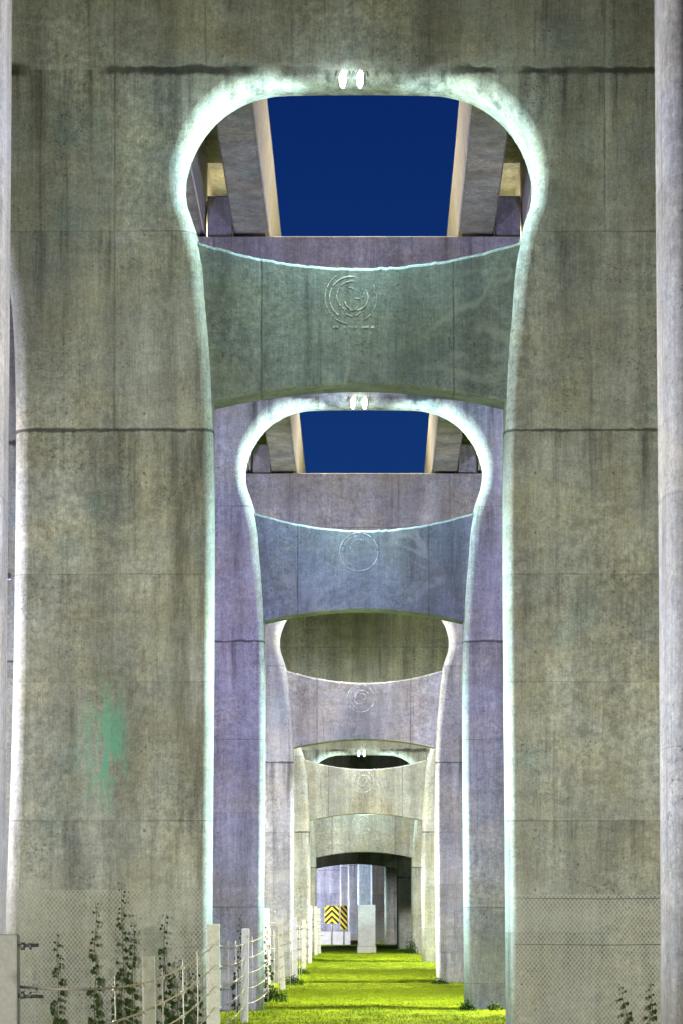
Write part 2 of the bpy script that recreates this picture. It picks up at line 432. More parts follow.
def ribbon(b, pts, w, y0=BY0 - .0025, seed=0, gap=0.):
    w *= .62
    """chalky raised line on the beam face, real thickness, broken edge"""
    for i in range(len(pts) - 1):
        if gap and noise.noise(Vector((i * .37, seed * 3.3, 1))) < gap - .5: continue
        (x0, z0), (x1, z1) = pts[i], pts[i + 1]
        dx, dz = x1 - x0, z1 - z0; L = math.hypot(dx, dz) or 1
        nx_, nz_ = -dz / L, dx / L
        wa = w * (1 + .6 * noise.noise(Vector((i * .5, seed, 0)))) / 2; wb = w * (1 + .6 * noise.noise(Vector(((i + 1) * .5, seed, 0)))) / 2
        q = [(x0 + nx_ * wa, z0 + nz_ * wa), (x1 + nx_ * wb, z1 + nz_ * wb), (x1 - nx_ * wb, z1 - nz_ * wb), (x0 - nx_ * wa, z0 - nz_ * wa)]
        v = [(x, y0, z) for x, z in q] + [(x, y0 + .02, z) for x, z in q]
        b.add(v, [(0, 1, 2, 3), (0, 4, 5, 1), (1, 5, 6, 2), (2, 6, 7, 3), (3, 7, 4, 0)])

def arc(cx, cz, r, a0, a1, n=28, sq=1.0, r1=None):
    return [(cx + (r + ((r1 if r1 is not None else r) - r) * k / n) * math.cos(R(a0 + (a1 - a0) * k / n)), cz + sq * (r + ((r1 if r1 is not None else r) - r) * k / n) * math.sin(R(a0 + (a1 - a0) * k / n))) for k in range(n + 1)]

def emblem_mesh(kind):
    b = MB(); cx, cz = -.12, 9.72
    if kind == 1:      # worn: part rings round a hooked spiral, a crumbling line below
        ribbon(b, arc(cx, cz + .03, .41, 118, 262, 44), .018, seed=1, gap=.34)
        ribbon(b, arc(cx - .01, cz + .03, .33, 78, 236, 40), .03, seed=2, gap=.14)
        ribbon(b, arc(cx, cz + .03, .40, -62, 34, 26), .015, seed=9, gap=.46)
        ribbon(b, arc(cx + .0, cz + .04, .25, 84, 300, 40, r1=.2), .022, seed=3, gap=.22)
        ribbon(b, arc(cx + .06, cz + .02, .17, 196, 400, 34, r1=.21), .03, seed=4, gap=.15)
        ribbon(b, arc(cx + .12, cz + .09, .08, 230, 420, 14), .022, seed=5, gap=.2)
        ribbon(b, arc(cx - .03, cz + .12, .07, 20, 200, 12), .02, seed=8, gap=.3)
        ribbon(b, arc(cx + .02, cz - .12, .14, 200, 330, 16), .02, seed=10, gap=.35)
        ribbon(b, [(cx - .34 + .017 * k, cz - .43 + .02 * noise.noise(Vector((k * .6, 0, 0)))) for k in range(42)], .05, seed=7, gap=.56)
    else:
        w_ = .9 if kind == 2 else 1.5
        ribbon(b, arc(cx, cz, .44, 0, 360, 80), .026 * w_, seed=kind * 5, gap=.2 if kind == 2 else .36)
        ribbon(b, arc(cx, cz, .37, 96, 176, 22), .016 * w_, seed=kind * 5 + 1, gap=.35)
        ribbon(b, arc(cx, cz, .33, 205, 262, 16), .014 * w_, seed=kind * 5 + 2, gap=.35)
        ribbon(b, arc(cx - .04, cz + .06, .24, 60, 210, 26, r1=.12), .016 * w_, seed=kind * 5 + 3, gap=.3)
        if kind > 2:
            ribbon(b, arc(cx + .03, cz + .02, .26, 20, 170, 26, r1=.2), .05, seed=kind * 5 + 4, gap=.28)
            ribbon(b, arc(cx - .02, cz - .04, .2, 150, 330, 26, r1=.1), .045, seed=kind * 5 + 6, gap=.28)
            ribbon(b, arc(cx + .06, cz + .05, .1, -80, 130, 14), .04, seed=kind * 5 + 7, gap=.2)
    return b

beam_proto = None; key_proto = None
def pier(k, xc, d, dz, label, mat='wall', emb=0, added_batten=None, rz=0, keys=True):
    """dz = drop of the deck relative to the first whole pier (camera-relative frame)"""
    global beam_proto
    base = gz(xc, d)
    root = empty('bridge_pier', (xc, d, base), label, 'bridge pier', 'concrete bridge piers with hourglass openings', rz)
    zl = CAMZ + dz - base
    o = wall_mesh(-.4 - zl).build('wall', M[mat], root, (0, 0, zl)); fix_normals(o)
    if 0 < k < 3:
        ob = beam_mesh().build('crossbeam', M['beam'], root, (0, 0, zl)); fix_normals(ob)
    elif beam_proto is None:
        ob = beam_mesh().build('crossbeam', M['beam_pale'], root, (0, 0, zl)); fix_normals(ob); beam_proto = ob
    else:
        ob = bpy.data.objects.new('crossbeam', beam_proto.data); ob.location = (0, 0, zl); link(ob, root)
    if emb: emblem_mesh(emb).build('emblem', M['emblem'], ob)
    if keys:
        for s in (-1, 1):
            kb = MB(); kb.box(min(s * 3.03, s * 3.6), max(s * 3.03, s * 3.6), .08, T - .08, CAPZ - .05, CAPZ + .92, ch=.03)
            kb.build('shear_key', M['wall'], root, (0, 0, zl))
    if added_batten:  # strips added behind the columns to light the opposite reveals
        colr, en = added_batten
        zt, zb = 6.3, max(-zl + 1.3, -2.)
        if zt - zb > 1.5:
            for s in (-1, 1):
                hb = MB(); hb.box(s * 2.66 - .06, s * 2.66 + .06, T + .03, T + .15, zb, zt, ch=.012)
                h = hb.build('added_light_batten', M['housing'], root, (0, 0, zl))
                ld = bpy.data.lights.new('added_batten_light', 'AREA'); ld.shape = 'RECTANGLE'; ld.size = zt - zb; ld.size_y = .08
                ld.energy = en * (zt - zb); ld.color = colr; ld.spread = R(56)
                lo = bpy.data.objects.new('added_batten_light', ld); link(lo, h)
                lo.location = (s * 2.58, T + .09, (zt + zb) / 2)
                # local x along world z ; -z towards the opposite reveal and slightly to the front
                dirv = Vector((-s, -.16, 0)).normalized()
                zax = -dirv; xax = Vector((0, 0, 1)); yax = zax.cross(xax)
                lo.rotation_euler = Matrix((xax, yax, zax)).transposed().to_euler()
    return root

def px(c, d): return (c - CX) * d / F
TEAL = (.66, 1., .99); LAV = (.80, .80, 1.); WARM = (1., .95, .80); WHITE = (.95, 1., 1.)
piers = []
SPEC = [  # centre px, depth, drop, label, mat, emblem, batten
    (333, 19.22, 1.40, 'nearest concrete pier, only its two column edges showing at the left and right picture borders', 'wall', 0, (LAV, 12.)),
    (359, 43.7, 0.0, 'largest whole concrete pier with green stain on its left column and worn swirl emblem', 'wall_stained', 1, (TEAL, 28.)),
    (364, 64.2, -1.26, 'violet lit concrete pier framed inside the nearest opening, clean ring emblem on its crossbeam', 'wall', 2, (TEAL, 28.)),
    (364.5, 90.0, -2.58, 'third whole concrete pier down the row, pale lavender with round crest on its crossbeam', 'wall', 3, (WHITE, 30.)),
    (366, 114.4, -4.05, 'fourth whole concrete pier down the row, greenish crossbeam below a lamp lit arch', 'wall', 4, (WHITE, 28.)),
    (364, 134.0, -5.14, 'fifth concrete pier down the row, low sandy crossbeam with round crest above grass', 'wall', 5, (WHITE, 24.)),
]
for i, (c, d, dz, lab, mt, em, bt) in enumerate(SPEC):
    piers.append(pier(i, px(c, d), d, dz, lab, mt, em, bt))
FAR = [(397, 155., -5.3, 'dim concrete pier with dark low arch just behind the farthest crest crossbeam', (TEAL, 12.)),
       (384.5, 184., -3.6, 'far dark pier column just left of the dim low arch pier', (TEAL, 16.)),
       (371, 198., -3.6, 'far dim violet pier column just right behind the pale upright block', (LAV, 16.)),
       (357.5, 213., -3.4, 'far pale blue pier column directly above the pale upright block', (LAV, 22.)),
       (348, 228., -3.2, 'far lavender pier column beside the right edge of the striped warning board', (LAV, 26.)),
       (340, 248., -3.0, 'far lavender pier column rising above the striped warning board', (LAV, 26.)),
       (315, 272., -2.8, 'farthest violet pier column at the left end of the far passage', (LAV, 26.))]
for c, d, dz, lab, bt in FAR:
    piers.append(pier(9, px(c, d) - 2.28, d, dz, lab, 'wall', 0, bt, keys=False))
# neighbouring row on the left, glimpsed past the left column
LR = [(-13.0, 72., -1.0, 'neighbouring viaduct pier glimpsed past the left edge, nearest of its row'),
      (-14.2, 98., -2.58, 'neighbouring viaduct pier glimpsed past the left edge, second of its row'),
      (-15.2, 122., -4.05, 'neighbouring viaduct pier glimpsed past the left edge, third of its row'),
      (-16.0, 138., -5.1, 'neighbouring viaduct pier glimpsed past the left edge, last of its row')]
for x, d, dz, lab in LR: pier(20, x, d, dz, lab, 'wall', 0, None, keys=False)

# ------------------------------------------------------------------ decks
def deck(pa, pb, side, label):
    (xa, da, za), (xb, db, zb) = pa, pb
    root = empty('bridge_deck', (xa, da + T / 2, CAMZ + za + CAPZ + .08), label, 'bridge deck', 'bridge deck spans resting on the pier heads')
    L = Vector((xb - xa, db - da, zb - za))
    def pr(pts):     # sweep a cross-section (x,z) along the span
        n = len(pts); b = MB(); g0 = .03; N = 8
        for q in range(N + 1):
            u = g0 / 20 + q / N * (1 - g0 / 10)
            b.v += [(side * x + L.x * u, L.y * u, z + L.z * u) for x, z in pts]
        for q in range(N):
            for i in range(n): b.f.append((q * n + i, q * n + (i + 1) % n, (q + 1) * n + (i + 1) % n, (q + 1) * n + i))
        b.f.append(tuple(range(n))[::-1]); b.f.append(tuple(range(N * n, (N + 1) * n))); b.sm = [False] * len(b.f)
        return b
    def bld(pts, nm, mt='girder'):
        o = pr(pts).build(nm, M[mt], root); fix_normals(o); return o
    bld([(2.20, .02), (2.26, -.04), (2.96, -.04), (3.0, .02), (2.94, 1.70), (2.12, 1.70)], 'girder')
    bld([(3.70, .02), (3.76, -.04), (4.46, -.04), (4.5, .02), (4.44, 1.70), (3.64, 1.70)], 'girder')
    bld([(2.165, .0), (2.197, .0), (2.117, 1.70), (2.085, 1.70)], 'lit_side', 'lit_side')  # added panels that carry the lit tone of the girder sides
    bld([(3.66, .0), (3.695, .0), (3.636, 1.70), (3.60, 1.70)], 'lit_side', 'lit_side')
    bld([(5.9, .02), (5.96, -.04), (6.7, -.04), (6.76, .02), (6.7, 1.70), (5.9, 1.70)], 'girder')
    bld([(2.10, 1.703), (9.2, 1.703), (9.2, 1.95), (2.10, 1.95)], 'deck_slab')
    bld([(2.10, 1.953), (2.36, 1.953), (2.30, 2.5), (2.16, 2.5)], 'parapet', 'lit_side')
P3 = [(px(c, d), d, dz) for c, d, dz, *_ in SPEC] + [(px(397, 155.) - 2.28, 155., -5.3)]
PRE = (px(333, 19.22) - .25, -4., 2.8)
names = ['nearest', 'first whole', 'second whole', 'third whole', 'fourth whole', 'fifth whole', 'dark far']
deck(PRE, P3[0], -1, 'left concrete deck span overhead in front of the nearest pier')
deck(PRE, P3[0], 1, 'right concrete deck span overhead in front of the nearest pier')
for i in range(6):
    if i == 1: la, lb = 'left bridge deck girders against blue sky in the topmost opening', 'right bridge deck girders against blue sky in the topmost opening'
    elif i == 2: la, lb = 'left bridge deck girders beside the smaller patch of blue sky', 'right bridge deck girders beside the smaller patch of blue sky'
    else: la, lb = ['%s concrete deck span overhead between the %s pier and the %s pier' % (s, names[i], names[i + 1]) for s in ('left', 'right')]
    deck(P3[i], P3[i + 1], -1, la); deck(P3[i], P3[i + 1], 1, lb)

# ------------------------------------------------------------------ lamps
def light(kind, name, loc, energy, color, parent, radius=.1, rot=None, **kw):
    ld = bpy.data.lights.new(name, kind); ld.energy = energy; ld.color = color
    if kind != 'SUN': ld.shadow_soft_size = radius
    for k, v in kw.items(): setattr(ld, k, v)
    o = bpy.data.objects.new(name, ld); o.location = loc
    if rot: o.rotation_euler = rot
    return link(o, parent)

def floodlight(loc, label, energy, color, group='floodlights at the top of the openings', yaw=0):
    r = empty('floodlight', loc, label, 'floodlight', group, yaw)
    tilt = Matrix.Rotation(R(-12), 3, 'X')
    h = MB(); h.box(-.05, .05, -.01, .09, -.11, .12, tilt, (0, 0, 0), ch=.025)
    for k in range(5): h.box(-.045, .045, .09, .12, -.13 + k * .06, -.115 + k * .06, tilt, (0, 0, 0))
    h.build('housing', M['housing'], r)
    l = MB(); l.blob((0, -.05, -.02), (.058, .045, .135), 0, 14); l.build('lens', M['lens'], r)
    br = MB(); br.tube([(-.1, .03, 0), (-.1, .06, .16), (-.1, .1, .3)], .012); br.tube([(.1, .03, 0), (.1, .06, .16), (.1, .1, .3)], .012); br.tube([(-.1, .1, .3), (.1, .1, .3)], .012)
    br.build('bracket', M['steel'], r)
    return r

def pair(i, energy, color, la, lb):
    c, d, dz = SPEC[i][:3]
    X = px(c, d); z = CAMZ + dz + 13.12
    r1 = floodlight((X - .25, d - .02, z), la, 0, color); r2 = floodlight((X + .02, d - .02, z), lb, 0, color)
    # the pair's light: downwards along the pier plane
    light('POINT', 'flood_spill', (.13, -.30, -.5), energy * .007, color, r1, .1)
    for r, sd in ((r1, -1), (r2, 1)):
        ax = Vector((sd * .72, .12, -.85)).normalized()
        light('SPOT', 'flood_beam', (0, -.13, -.34), energy / 2, color, r, .07, tuple((-ax).to_track_quat('Z', 'Y').to_euler()), spot_size=R(156), spot_blend=.9)
pair(1, 2700, TEAL, 'left lamp of the lit pair at the top of the largest opening', 'right lamp of the lit pair at the top of the largest opening')
pair(2, 3200, TEAL, 'left lamp of the lit pair atop the second, smaller opening', 'right lamp of the lit pair atop the second, smaller opening')
pair(3, 1600, WHITE, 'left lamp of the pair hidden at the third opening', 'right lamp of the pair hidden at the third opening')
pair(4, 1800, WHITE, 'left lamp of the pair hidden at the fourth opening', 'right lamp of the pair hidden at the fourth opening')
pair(5, 2400, TEAL, 'left lamp of the tiny lit pair in the farthest low arch', 'right lamp of the tiny lit pair in the farthest low arch')

def added_downlight(i, energy, color, label):  # unseen lamps added to brighten the grass
    c, d, dz = (SPEC[i][:3] if i < 6 else (0, 0, 0))
    X = px(c, d); z = CAMZ + dz + 8.75
    r = empty('added_downlight', (X, d + BY1 + .35, z), label, 'added_downlight', 'added unseen downlights behind the crossbeams')
    h = MB(); h.tube([(0, 0, .16), (0, 0, .0)], .14, 12); h.build('housing', M['housing'], r)
    l = MB(); l.tube([(0, 0, -.003), (0, 0, -.015)], .12, 12); l.build('lens', M['lens'], r)
    a = MB(); a.box(-.03, .03, -.36, -.1, .05, .11); a.build('bracket', M['steel'], r)
    light('SPOT', 'down_beam', (0, 0, -.06), energy, color, r, .12, (R(42), 0, 0), spot_size=R(50), spot_blend=.35)
added_downlight(0, 900, WARM, 'unseen round downlight on the rear of the nearest crossbeam')
added_downlight(1, 6500, (.9, .88, 1.), 'unseen round downlight on the rear of the first whole crossbeam')
added_downlight(2, 6000, WARM, 'unseen round downlight on the rear of the second whole crossbeam')
added_downlight(3, 4500, WARM, 'unseen round downlight on the rear of the third whole crossbeam')
added_downlight(4, 3200, WARM, 'unseen round downlight on the rear of the fourth whole crossbeam')

def street_lamp(x, y, h, energy, color, label, aim=None, cone=150):
    z = gz(x, y); s = -1 if x > 0 else 1
    r = empty('street_lamp', (x, y, z), label, 'street lamp', 'street lamps beside the piers')
    p = MB(); p.tube([(0, 0, -.2), (0, 0, h * .5), (0, 0, h)], [.09, .075, .055], 8); p.tube([(0, 0, 0), (0, 0, .3)], .14, 8); p.build('pole', M['steel'], r)
    a = MB(); a.tube([(0, 0, h - .02), (s * .4, 0, h + .12), (s * .9, 0, h + .16)], .035, 6); a.build('arm', M['steel'], r)
    hd = MB(); hd.box(s * 1.15 - .3, s * 1.15 + .3, -.14, .14, h + .11, h + .22, ch=.03); hd.build('lamp_head', M['housing'], r)
    l = MB(); l.blob((s * 1.15, 0, h - .06), (.1, .1, .15), 0, 12); l.build('lens', M['tube'], r)
    if aim is None: light('POINT', 'street_beam', (s * 1.15, 0, h - .45), energy, color, r, .2)
    else:
        dv = (Vector(aim) - Vector((x + s * 1.15, y, z + h - .45))).normalized()
        light('SPOT', 'street_beam', (s * 1.15, 0, h - .45), energy, color, r, .2, tuple((-dv).to_track_quat('Z', 'Y').to_euler()), spot_size=R(cone), spot_blend=.7)
    return r
VIO = (.48, .40, 1.); LV2 = (.62, .58, 1.); NEU = (.98, 1., .93)
SL = [
    (-6.6, 4, 3.4, 3600, (1., .97, .90), (-1.2, 17, .2), 'unseen short lamp added left of the viewer'),  # added out of view to brighten the nearest fence post
    (-4.5, 24.5, 2.2, 240, (1., .97, .92), None, 'unseen low lamp added left of the rope fence'),  # added out of view to brighten the second fence post
    (-7.8, 33, 2.9, 1950, (1., .97, .92), None, 'left street lamp before the largest whole pier'),
    (7.8, 33, 2.9, 2200, (1., .97, .92), None, 'right street lamp before the largest whole pier'),
    (-11.2, 43.5, 6.5, 4200, (.86, .84, 1.), (-5.7, 43.4, 6.6), 'lamp added beside the outer left column of the largest pier'),  # added to make the glow along the outer column edge
    (-10.4, 60, 7, 1600, VIO, (-9, 72, 9), 'added left outer lamp post aimed at the neighbouring viaduct pier'),  # added to give the neighbouring pier its violet light
    (-7.8, 54, 8.5, 2900, VIO, (1, 64, 9), 'left floodlit lamp post aimed at the violet pier'),
    (7.8, 54, 8.5, 2900, VIO, (-1, 64, 9), 'right floodlit lamp post aimed at the violet pier'),
    (-7.8, 80, 8, 3500, LV2, (1, 90, 9), 'left lamp post aimed at the third whole pier'),
    (7.8, 80, 8, 3500, LV2, (-1, 90, 9), 'right lamp post aimed at the third whole pier'),
    (-7.8, 104, 5, 3900, NEU, (1, 114, 2), 'left lamp post aimed at the fourth whole pier'),
    (7.8, 104, 5, 3900, NEU, (-1, 114, 2), 'right lamp post aimed at the fourth whole pier'),
    (-7.8, 125, 5, 2500, (1., .98, .88), (1, 134, 4), 'left lamp post aimed at the fifth whole pier'),
    (7.8, 125, 5, 2500, (1., .98, .88), (-1, 134, 4), 'right lamp post aimed at the fifth whole pier'),
    (9.8, 64.4, 6.5, 17000, (1., .97, .88), (0, 66, 0), 'lamp post throwing the violet pier shadow across the grass from the right'),
    (-9.6, 89.7, 6.5, 15000, (1., .97, .88), (0, 93, 0), 'lamp post left of the third whole pier lighting the grass'),
    (9.8, 114.55, 5.5, 10000, NEU, (0, 116, 0), 'lamp post right of the fourth whole pier lighting the grass'),
    (7.6, 149, 2.4, 1000, NEU, (4.2, 155, .3), 'low lamp post beside the dark low arch pier'),
    (-6, 172, 4, 5000, (.95, .95, 1.), (-.9, 178.5, .8), 'added lamp post lighting the warning boards and barrier'),  # added so the boards and barrier come out bright
    (8.5, 189, 6, 900, (.8, .66, 1.), (3, 198, 3), 'added lamp post near the far dim violet column'),  # weak lamp added to tint the far column violet
    (-8.5, 203, 7, 13000, (.52, .66, 1.), None, 'far lamp post lighting the far pale blue pier column'),
    (-11, 213, 9, 22000, (.58, .60, 1.), None, 'far lamp post beside the crossing road'),
    (-13, 236, 9, 22000, (.58, .60, 1.), None, 'far lamp post behind the crossing road'),
    (-14, 260, 9, 26000, (.58, .58, 1.), None, 'farthest lamp post lighting the farthest pier'),
]
for x, y, h, e, c, aim, lab in SL: street_lamp(x, y, h, e, c, lab, aim, {172: 58, 4: 60, 43.5: 132, 80: 116, 104: 106,  149: 46}.get(y, 150))

def deck_lamp(k, side, u, energy, h, label):
    (xa, da, za), (xb, db, zb) = P3[k], P3[k + 1]
    x = xa + (xb - xa) * u + side * 2.75; y = da + (db - da) * u; z = CAMZ + za + (zb - za) * u + CAPZ + 2.03
    r = empty('deck_lamp', (x, y, z), label, 'road lamp', 'road lamps standing on the bridge decks')
    p = MB(); p.tube([(0, 0, 0), (0, 0, h * .5), (0, 0, h)], [.09, .075, .06], 8); p.build('pole', M['steel'], r)
    a = MB(); a.tube([(0, 0, h - .05), (-side * .2, 0, h + .15), (-side * .5, 0, h + .2)], .035, 6); a.build('arm', M['steel'], r)
    hd = MB(); hd.box(-side * .6 - .2, -side * .6 + .2, -.14, .14, h + .15, h + .26, ch=.03); hd.build('lamp_head', M['housing'], r)
    l = MB(); l.box(-side * .6 - .15, -side * .6 + .15, -.1, .1, h + .13, h + .147); l.build('lens', M['tube'], r)
    dv = Vector((-side * .8, 0, -.6))
    light('SPOT', 'road_beam', (-side * .6, 0, h + .1), energy, (1., .90, .66), r, .2, tuple((-dv).to_track_quat('Z', 'Y').to_euler()), spot_size=R(150), spot_blend=.4)
for k, h, e in ((1, 6, 4800), (2, 2.2, 2000)):
    for side in (-1, 1):
        deck_lamp(k, side, 1.005, e, h, '%s road lamp on the bridge deck between the %s and %s piers' % ('left' if side < 0 else 'right', names[k], names[k + 1]))

def added_cap_lamp(i, side, energy, label):  # unseen lamps added to brighten the outer girder faces
    c, d, dz = SPEC[i][:3]
    r = empty('added_bulkhead_lamp', (px(c, d) + side * 3.3, d + .72, CAMZ + dz + CAPZ), label, 'added bulkhead lamp', 'added unseen bulkhead lamps on the pier heads')
    if abs(side) and i >= 0: r.location.y = d + T + .06
    r.location.z -= .15
    h = MB(); h.box(-.09, .09, -.055, .02, -.1, .1, ch=.015); h.build('housing', M['housing'], r)
    l = MB(); l.blob((0, .05, 0), (.07, .05, .08), 1, 12); l.build('lens', M['tube'], r)
    light('POINT', 'added_bulkhead_light', (0, .2, .12), energy, (1., .9, .68), r, .06)
for i, e in ((1, 150), (2, 120)):
    for side in (-1, 1):
        added_cap_lamp(i, side, e, '%s added bulkhead lamp high on the back of the %s pier head' % ('left' if side < 0 else 'right', names[i + 0].replace('first whole', 'largest whole').replace('second whole', 'violet')))

# ------------------------------------------------------------------ wire mesh wrapped on the columns
def wire_mesh(x0, x1, y, z0, z1, pitch, w, label, wires=()):
    r = MB(); X0, X1 = x0, x1
    def strip(ax, az, bx, bz):
        L = math.hypot(bx - ax, bz - az)
        if L < 1e-4: return
        nx_, nz_ = -(bz - az) / L * w / 2, (bx - ax) / L * w / 2
        q = [(ax + nx_, y, az + nz_), (bx + nx_, y, bz + nz_), (bx - nx_, y, bz - nz_), (ax - nx_, y, az - nz_)]
        b2 = [(a, y + w * .7, c) for a, _, c in q]
        r.add(q + b2, [(0, 1, 2, 3), (0, 4, 5, 1), (2, 6, 7, 3)])
    H = z1 - z0; asp = .8
    n = int((x1 - x0 + H * asp) / pitch) + 2
    for k in range(-2, n):
        for sgn in (1, -1):
            c = x0 + k * pitch - (H * asp if sgn > 0 else 0)
            # x = c + sgn*asp*(z-z0) (shift for sgn)
            if sgn > 0: f = lambda z, c=c: c + asp * (z - z0)
            else: f = lambda z, c=c: c - asp * (z - z0)
            za, zb = z0, z1
            if sgn > 0: za = max(za, z0 + (x0 - c) / asp); zb = min(zb, z0 + (x1 - c) / asp)
            else: za = max(za, z0 + (c - x1) / asp); zb = min(zb, z0 + (c - x0) / asp)
            if zb > za + .01: strip(f(za), za, f(zb), zb)
    o = tag(r.build('wire_mesh', M['mesh']), label, 'wire mesh', 'diamond wire mesh fixed to the pier columns')
    for zz in wires:
        wr = MB(); wr.tube([(x0 - .02, y - .02, zz), ((x0 + x1) / 2, y - .02, zz - .012), (x1, y - .02, zz + .004)], .0055, 5)
        wr.build('wire', M['stem'], o)
    return o
c1 = px(359, 43.7)
wire_mesh(c1 - 5.32, c1 - 2.44, 43.686, -.1, 2.53, .066, .0085, 'diamond wire mesh on the left column behind the rope fence')
wire_mesh(c1 + 2.44, c1 + 5.3, 43.686, -.1, 2.46, .066, .0085, 'diamond wire mesh on the right column below two thin wires', (2.4, 1.68))
c0 = px(333, 19.22)
wire_mesh(c0 + 2.53, c0 + 5.3, 19.55, -.1, 2.5, .066, .0075, 'diamond wire mesh on the near column at the right picture border', (2.5,))

# ------------------------------------------------------------------ vines
def vine(x, y, ztop, label, bushy=1., lean=0., leafs=.064):
    r = empty('climbing_vine', (x, y, gz(x, y)), label, 'climbing vine', 'climbing vines on the wire mesh')
    pts = []; n = 26
    for k in range(n + 1):
        u = k / n; pts.append((lean * u + .05 * noise.noise(Vector((x * 3, u * 5, 1))), -.01, u * ztop))
    s = MB(); s.tube(pts, [.011 - .008 * k / n for k in range(n + 1)], 5); s.build('stem', M['stem'], r)
    l = MB(); z = .02
    while z < ztop:
        u = z / ztop; i = min(int(u * n), n - 1)
        c = Vector(pts[i]); sz = leafs * (1.15 - .75 * u ** 2.2) * random.uniform(.7, 1.25)
        for q in range(max(1, int(round(bushy * (1.45 - u) + random.random() * .8)))):
            sd = random.choice((-1, 1)); spread = (.03 + .09 * bushy * (1.1 - u)) * random.uniform(.3, 1.2)
            p = Vector((c.x + sd * spread, -.03 - random.random() * .07 * bushy, z + random.uniform(-.03, .03)))
            nrm = Vector((random.uniform(-.6, .6), -1, random.uniform(-.2, .7))).normalized()
            dn = Vector((sd * random.uniform(.1, .9), 0, -1)).normalized(); sx = nrm.cross(dn).normalized(); dn = sx.cross(nrm)
            shape = [(0, -.45), (.42, -.55), (.55, -.1), (.36, .35), (0, .75), (-.36, .35), (-.55, -.1), (-.42, -.55)]
            vs = [p + sx * a * sz + dn * bb * sz - nrm * (.12 * sz * abs(a) * 2) for a, bb in shape]; vs.append(p)
            l.add(vs, [(8, i_, (i_ + 1) % 8) for i_ in range(8)])
        z += (.042 + .02 * u) * random.uniform(.7, 1.4)
    l.build('foliage', M['leaf'], r)
vy = 43.6; vx = lambda p: (p - CX) / 64.2
vine(vx(57), vy, 1.86, 'thin vine farthest left on the mesh behind the fence', .8, .02)
vine(vx(97), vy, 2.34, 'slender vine second from left on the mesh', .8, -.03)
vine(vx(121), vy, 2.62, 'tallest vine, in the middle of the left mesh', 1.1, .02)
vine(vx(134), vy, 2.1, 'short vine just right of the tallest one', .7, -.02)
vine(vx(164), vy, 2.15, 'vine behind the thin white fence post', .8, .03)
vine(vx(176), vy, 1.45, 'bushy low vine right of the thin white fence post', 2.2, .06)
vine(vx(196), vy, 1.3, 'bushy low vine beside the wide fence post', 2.0, -.04)
vine(vx(634), vy, 1.02, 'short curling vine at lower right on the right column', .8, -.22)
vine(vx(651), vy, 1.1, 'short straight vine at lower right corner', .8, .0)
vine(px(266.5, 70.) + .02, 69.88, 2.1, 'vine climbing the fence post with the weed clump at its foot', 1.0, .0)
vine(px(237, 62.8), 62.8, 2.2, 'vine on the violet pier behind the fence', .9, .08)

# ------------------------------------------------------------------ rope fence
fr = empty('rope_fence', (-1.98, 42.6, 0), 'pale post fence with tan ropes and white ties left of the grass', 'fence')
fo = Vector(fr.location)
POSTS = [  # x px (at depth), depth, height, width, lean
    (6, 16.6, 1.97, .17, 0), (150.5, 29., 1.69, .13, 0), (213.5, 42.6, 2.0, .2, 0), (244, 56., 1.88, .155, .0), (266.5, 70., 2.33, .19, 0),
    (283, 82.5, 1.95, .15, -.05), (294.5, 88.4, 2.1, .16, 0), (304, 105., 1.85, .13, 0), (310, 112.6, 2.3, .14, 0), (316, 126., 2.2, .14, 0), (319.5, 132.6, 2.2, .14, 0)]
pp = []
for i, (x_, d, h, w, lean) in enumerate(POSTS):
    X = px(x_, d); z = gz(X, d); pp.append(Vector((X, d, z)))
    b = MB(); rot = Matrix.Rotation(lean + random.uniform(-.014, .014), 3, 'Y')
    b.box(-w / 2, w / 2, -w * .4, w * .4, -.3, h, rot, (0, 0, 0), ch=.012)
    o = b.build('post', M['post'], fr, Vector((X, d, z)) - fo)
    bo = MB()
    for q, zz in enumerate([h - .07, h - .36, h - .68, h - 1.0, h - 1.32]):
        if i in (1, 3, 5): continue
        L = .11 + .05 * random.random()
        bo.tube([(-w / 2 - .02, -w * .1, zz), (w / 2 + L, -w * .1, zz + random.uniform(-.01, .01))], .012, 6)
        bo.tube([(w / 2 + .005, -w * .1, zz), (w / 2 + .03, -w * .1, zz)], .026, 6)
        bo.tube([(w / 2 + .055, -w * .1, zz), (w / 2 + .07, -w * .1, zz)], .022, 6)
    if bo.v: bo.build('bolt', M['steel'], o)
path = []
for i, p in enumerate(pp):
    path.append((p, POSTS[i][2], i))
    if i == 3: path.append((Vector((px(364, 64.2) - 2.22, 64.8, 0)), 2.1, -1))
    if i == 6: path.append((Vector((px(364.5, 90.) - 2.22, 90.6, .1)), 2.05, -1))
    if i == 8: path.append((Vector((px(366, 114.4) - 2.22, 115., .35)), 2.1, -1))
first = (Vector((-2.0, 6., 0)), 1.95, -1); 
frac = [.845, .685, .525, .365, .205]
def rope_pt(a, b, u, row):
    (pa, ha, _), (pb, hb, _) = a, b
    p = pa.lerp(pb, u); z = (pa.z + min(ha, 2.1) * frac[row]) * (1 - u) + (pb.z + min(hb, 2.1) * frac[row]) * u
    L = (pb - pa).length
    sag = (.012 + .003 * L + .01 * row) * (1 if L > 2 else 0)
    return Vector((p.x + .02, p.y, z - sag * 4 * u * (1 - u))) - fo
for row in range(5):
    pts = []
    for k in range(len(path) - 1):
        for q in range(10): pts.append(rope_pt(path[k], path[k + 1], q / 10, row))
    pts.append(rope_pt(path[-2], path[-1], 1, row))
    b = MB(); b.tube(pts, .0095, 6); b.build('rope', M['rope'], fr)
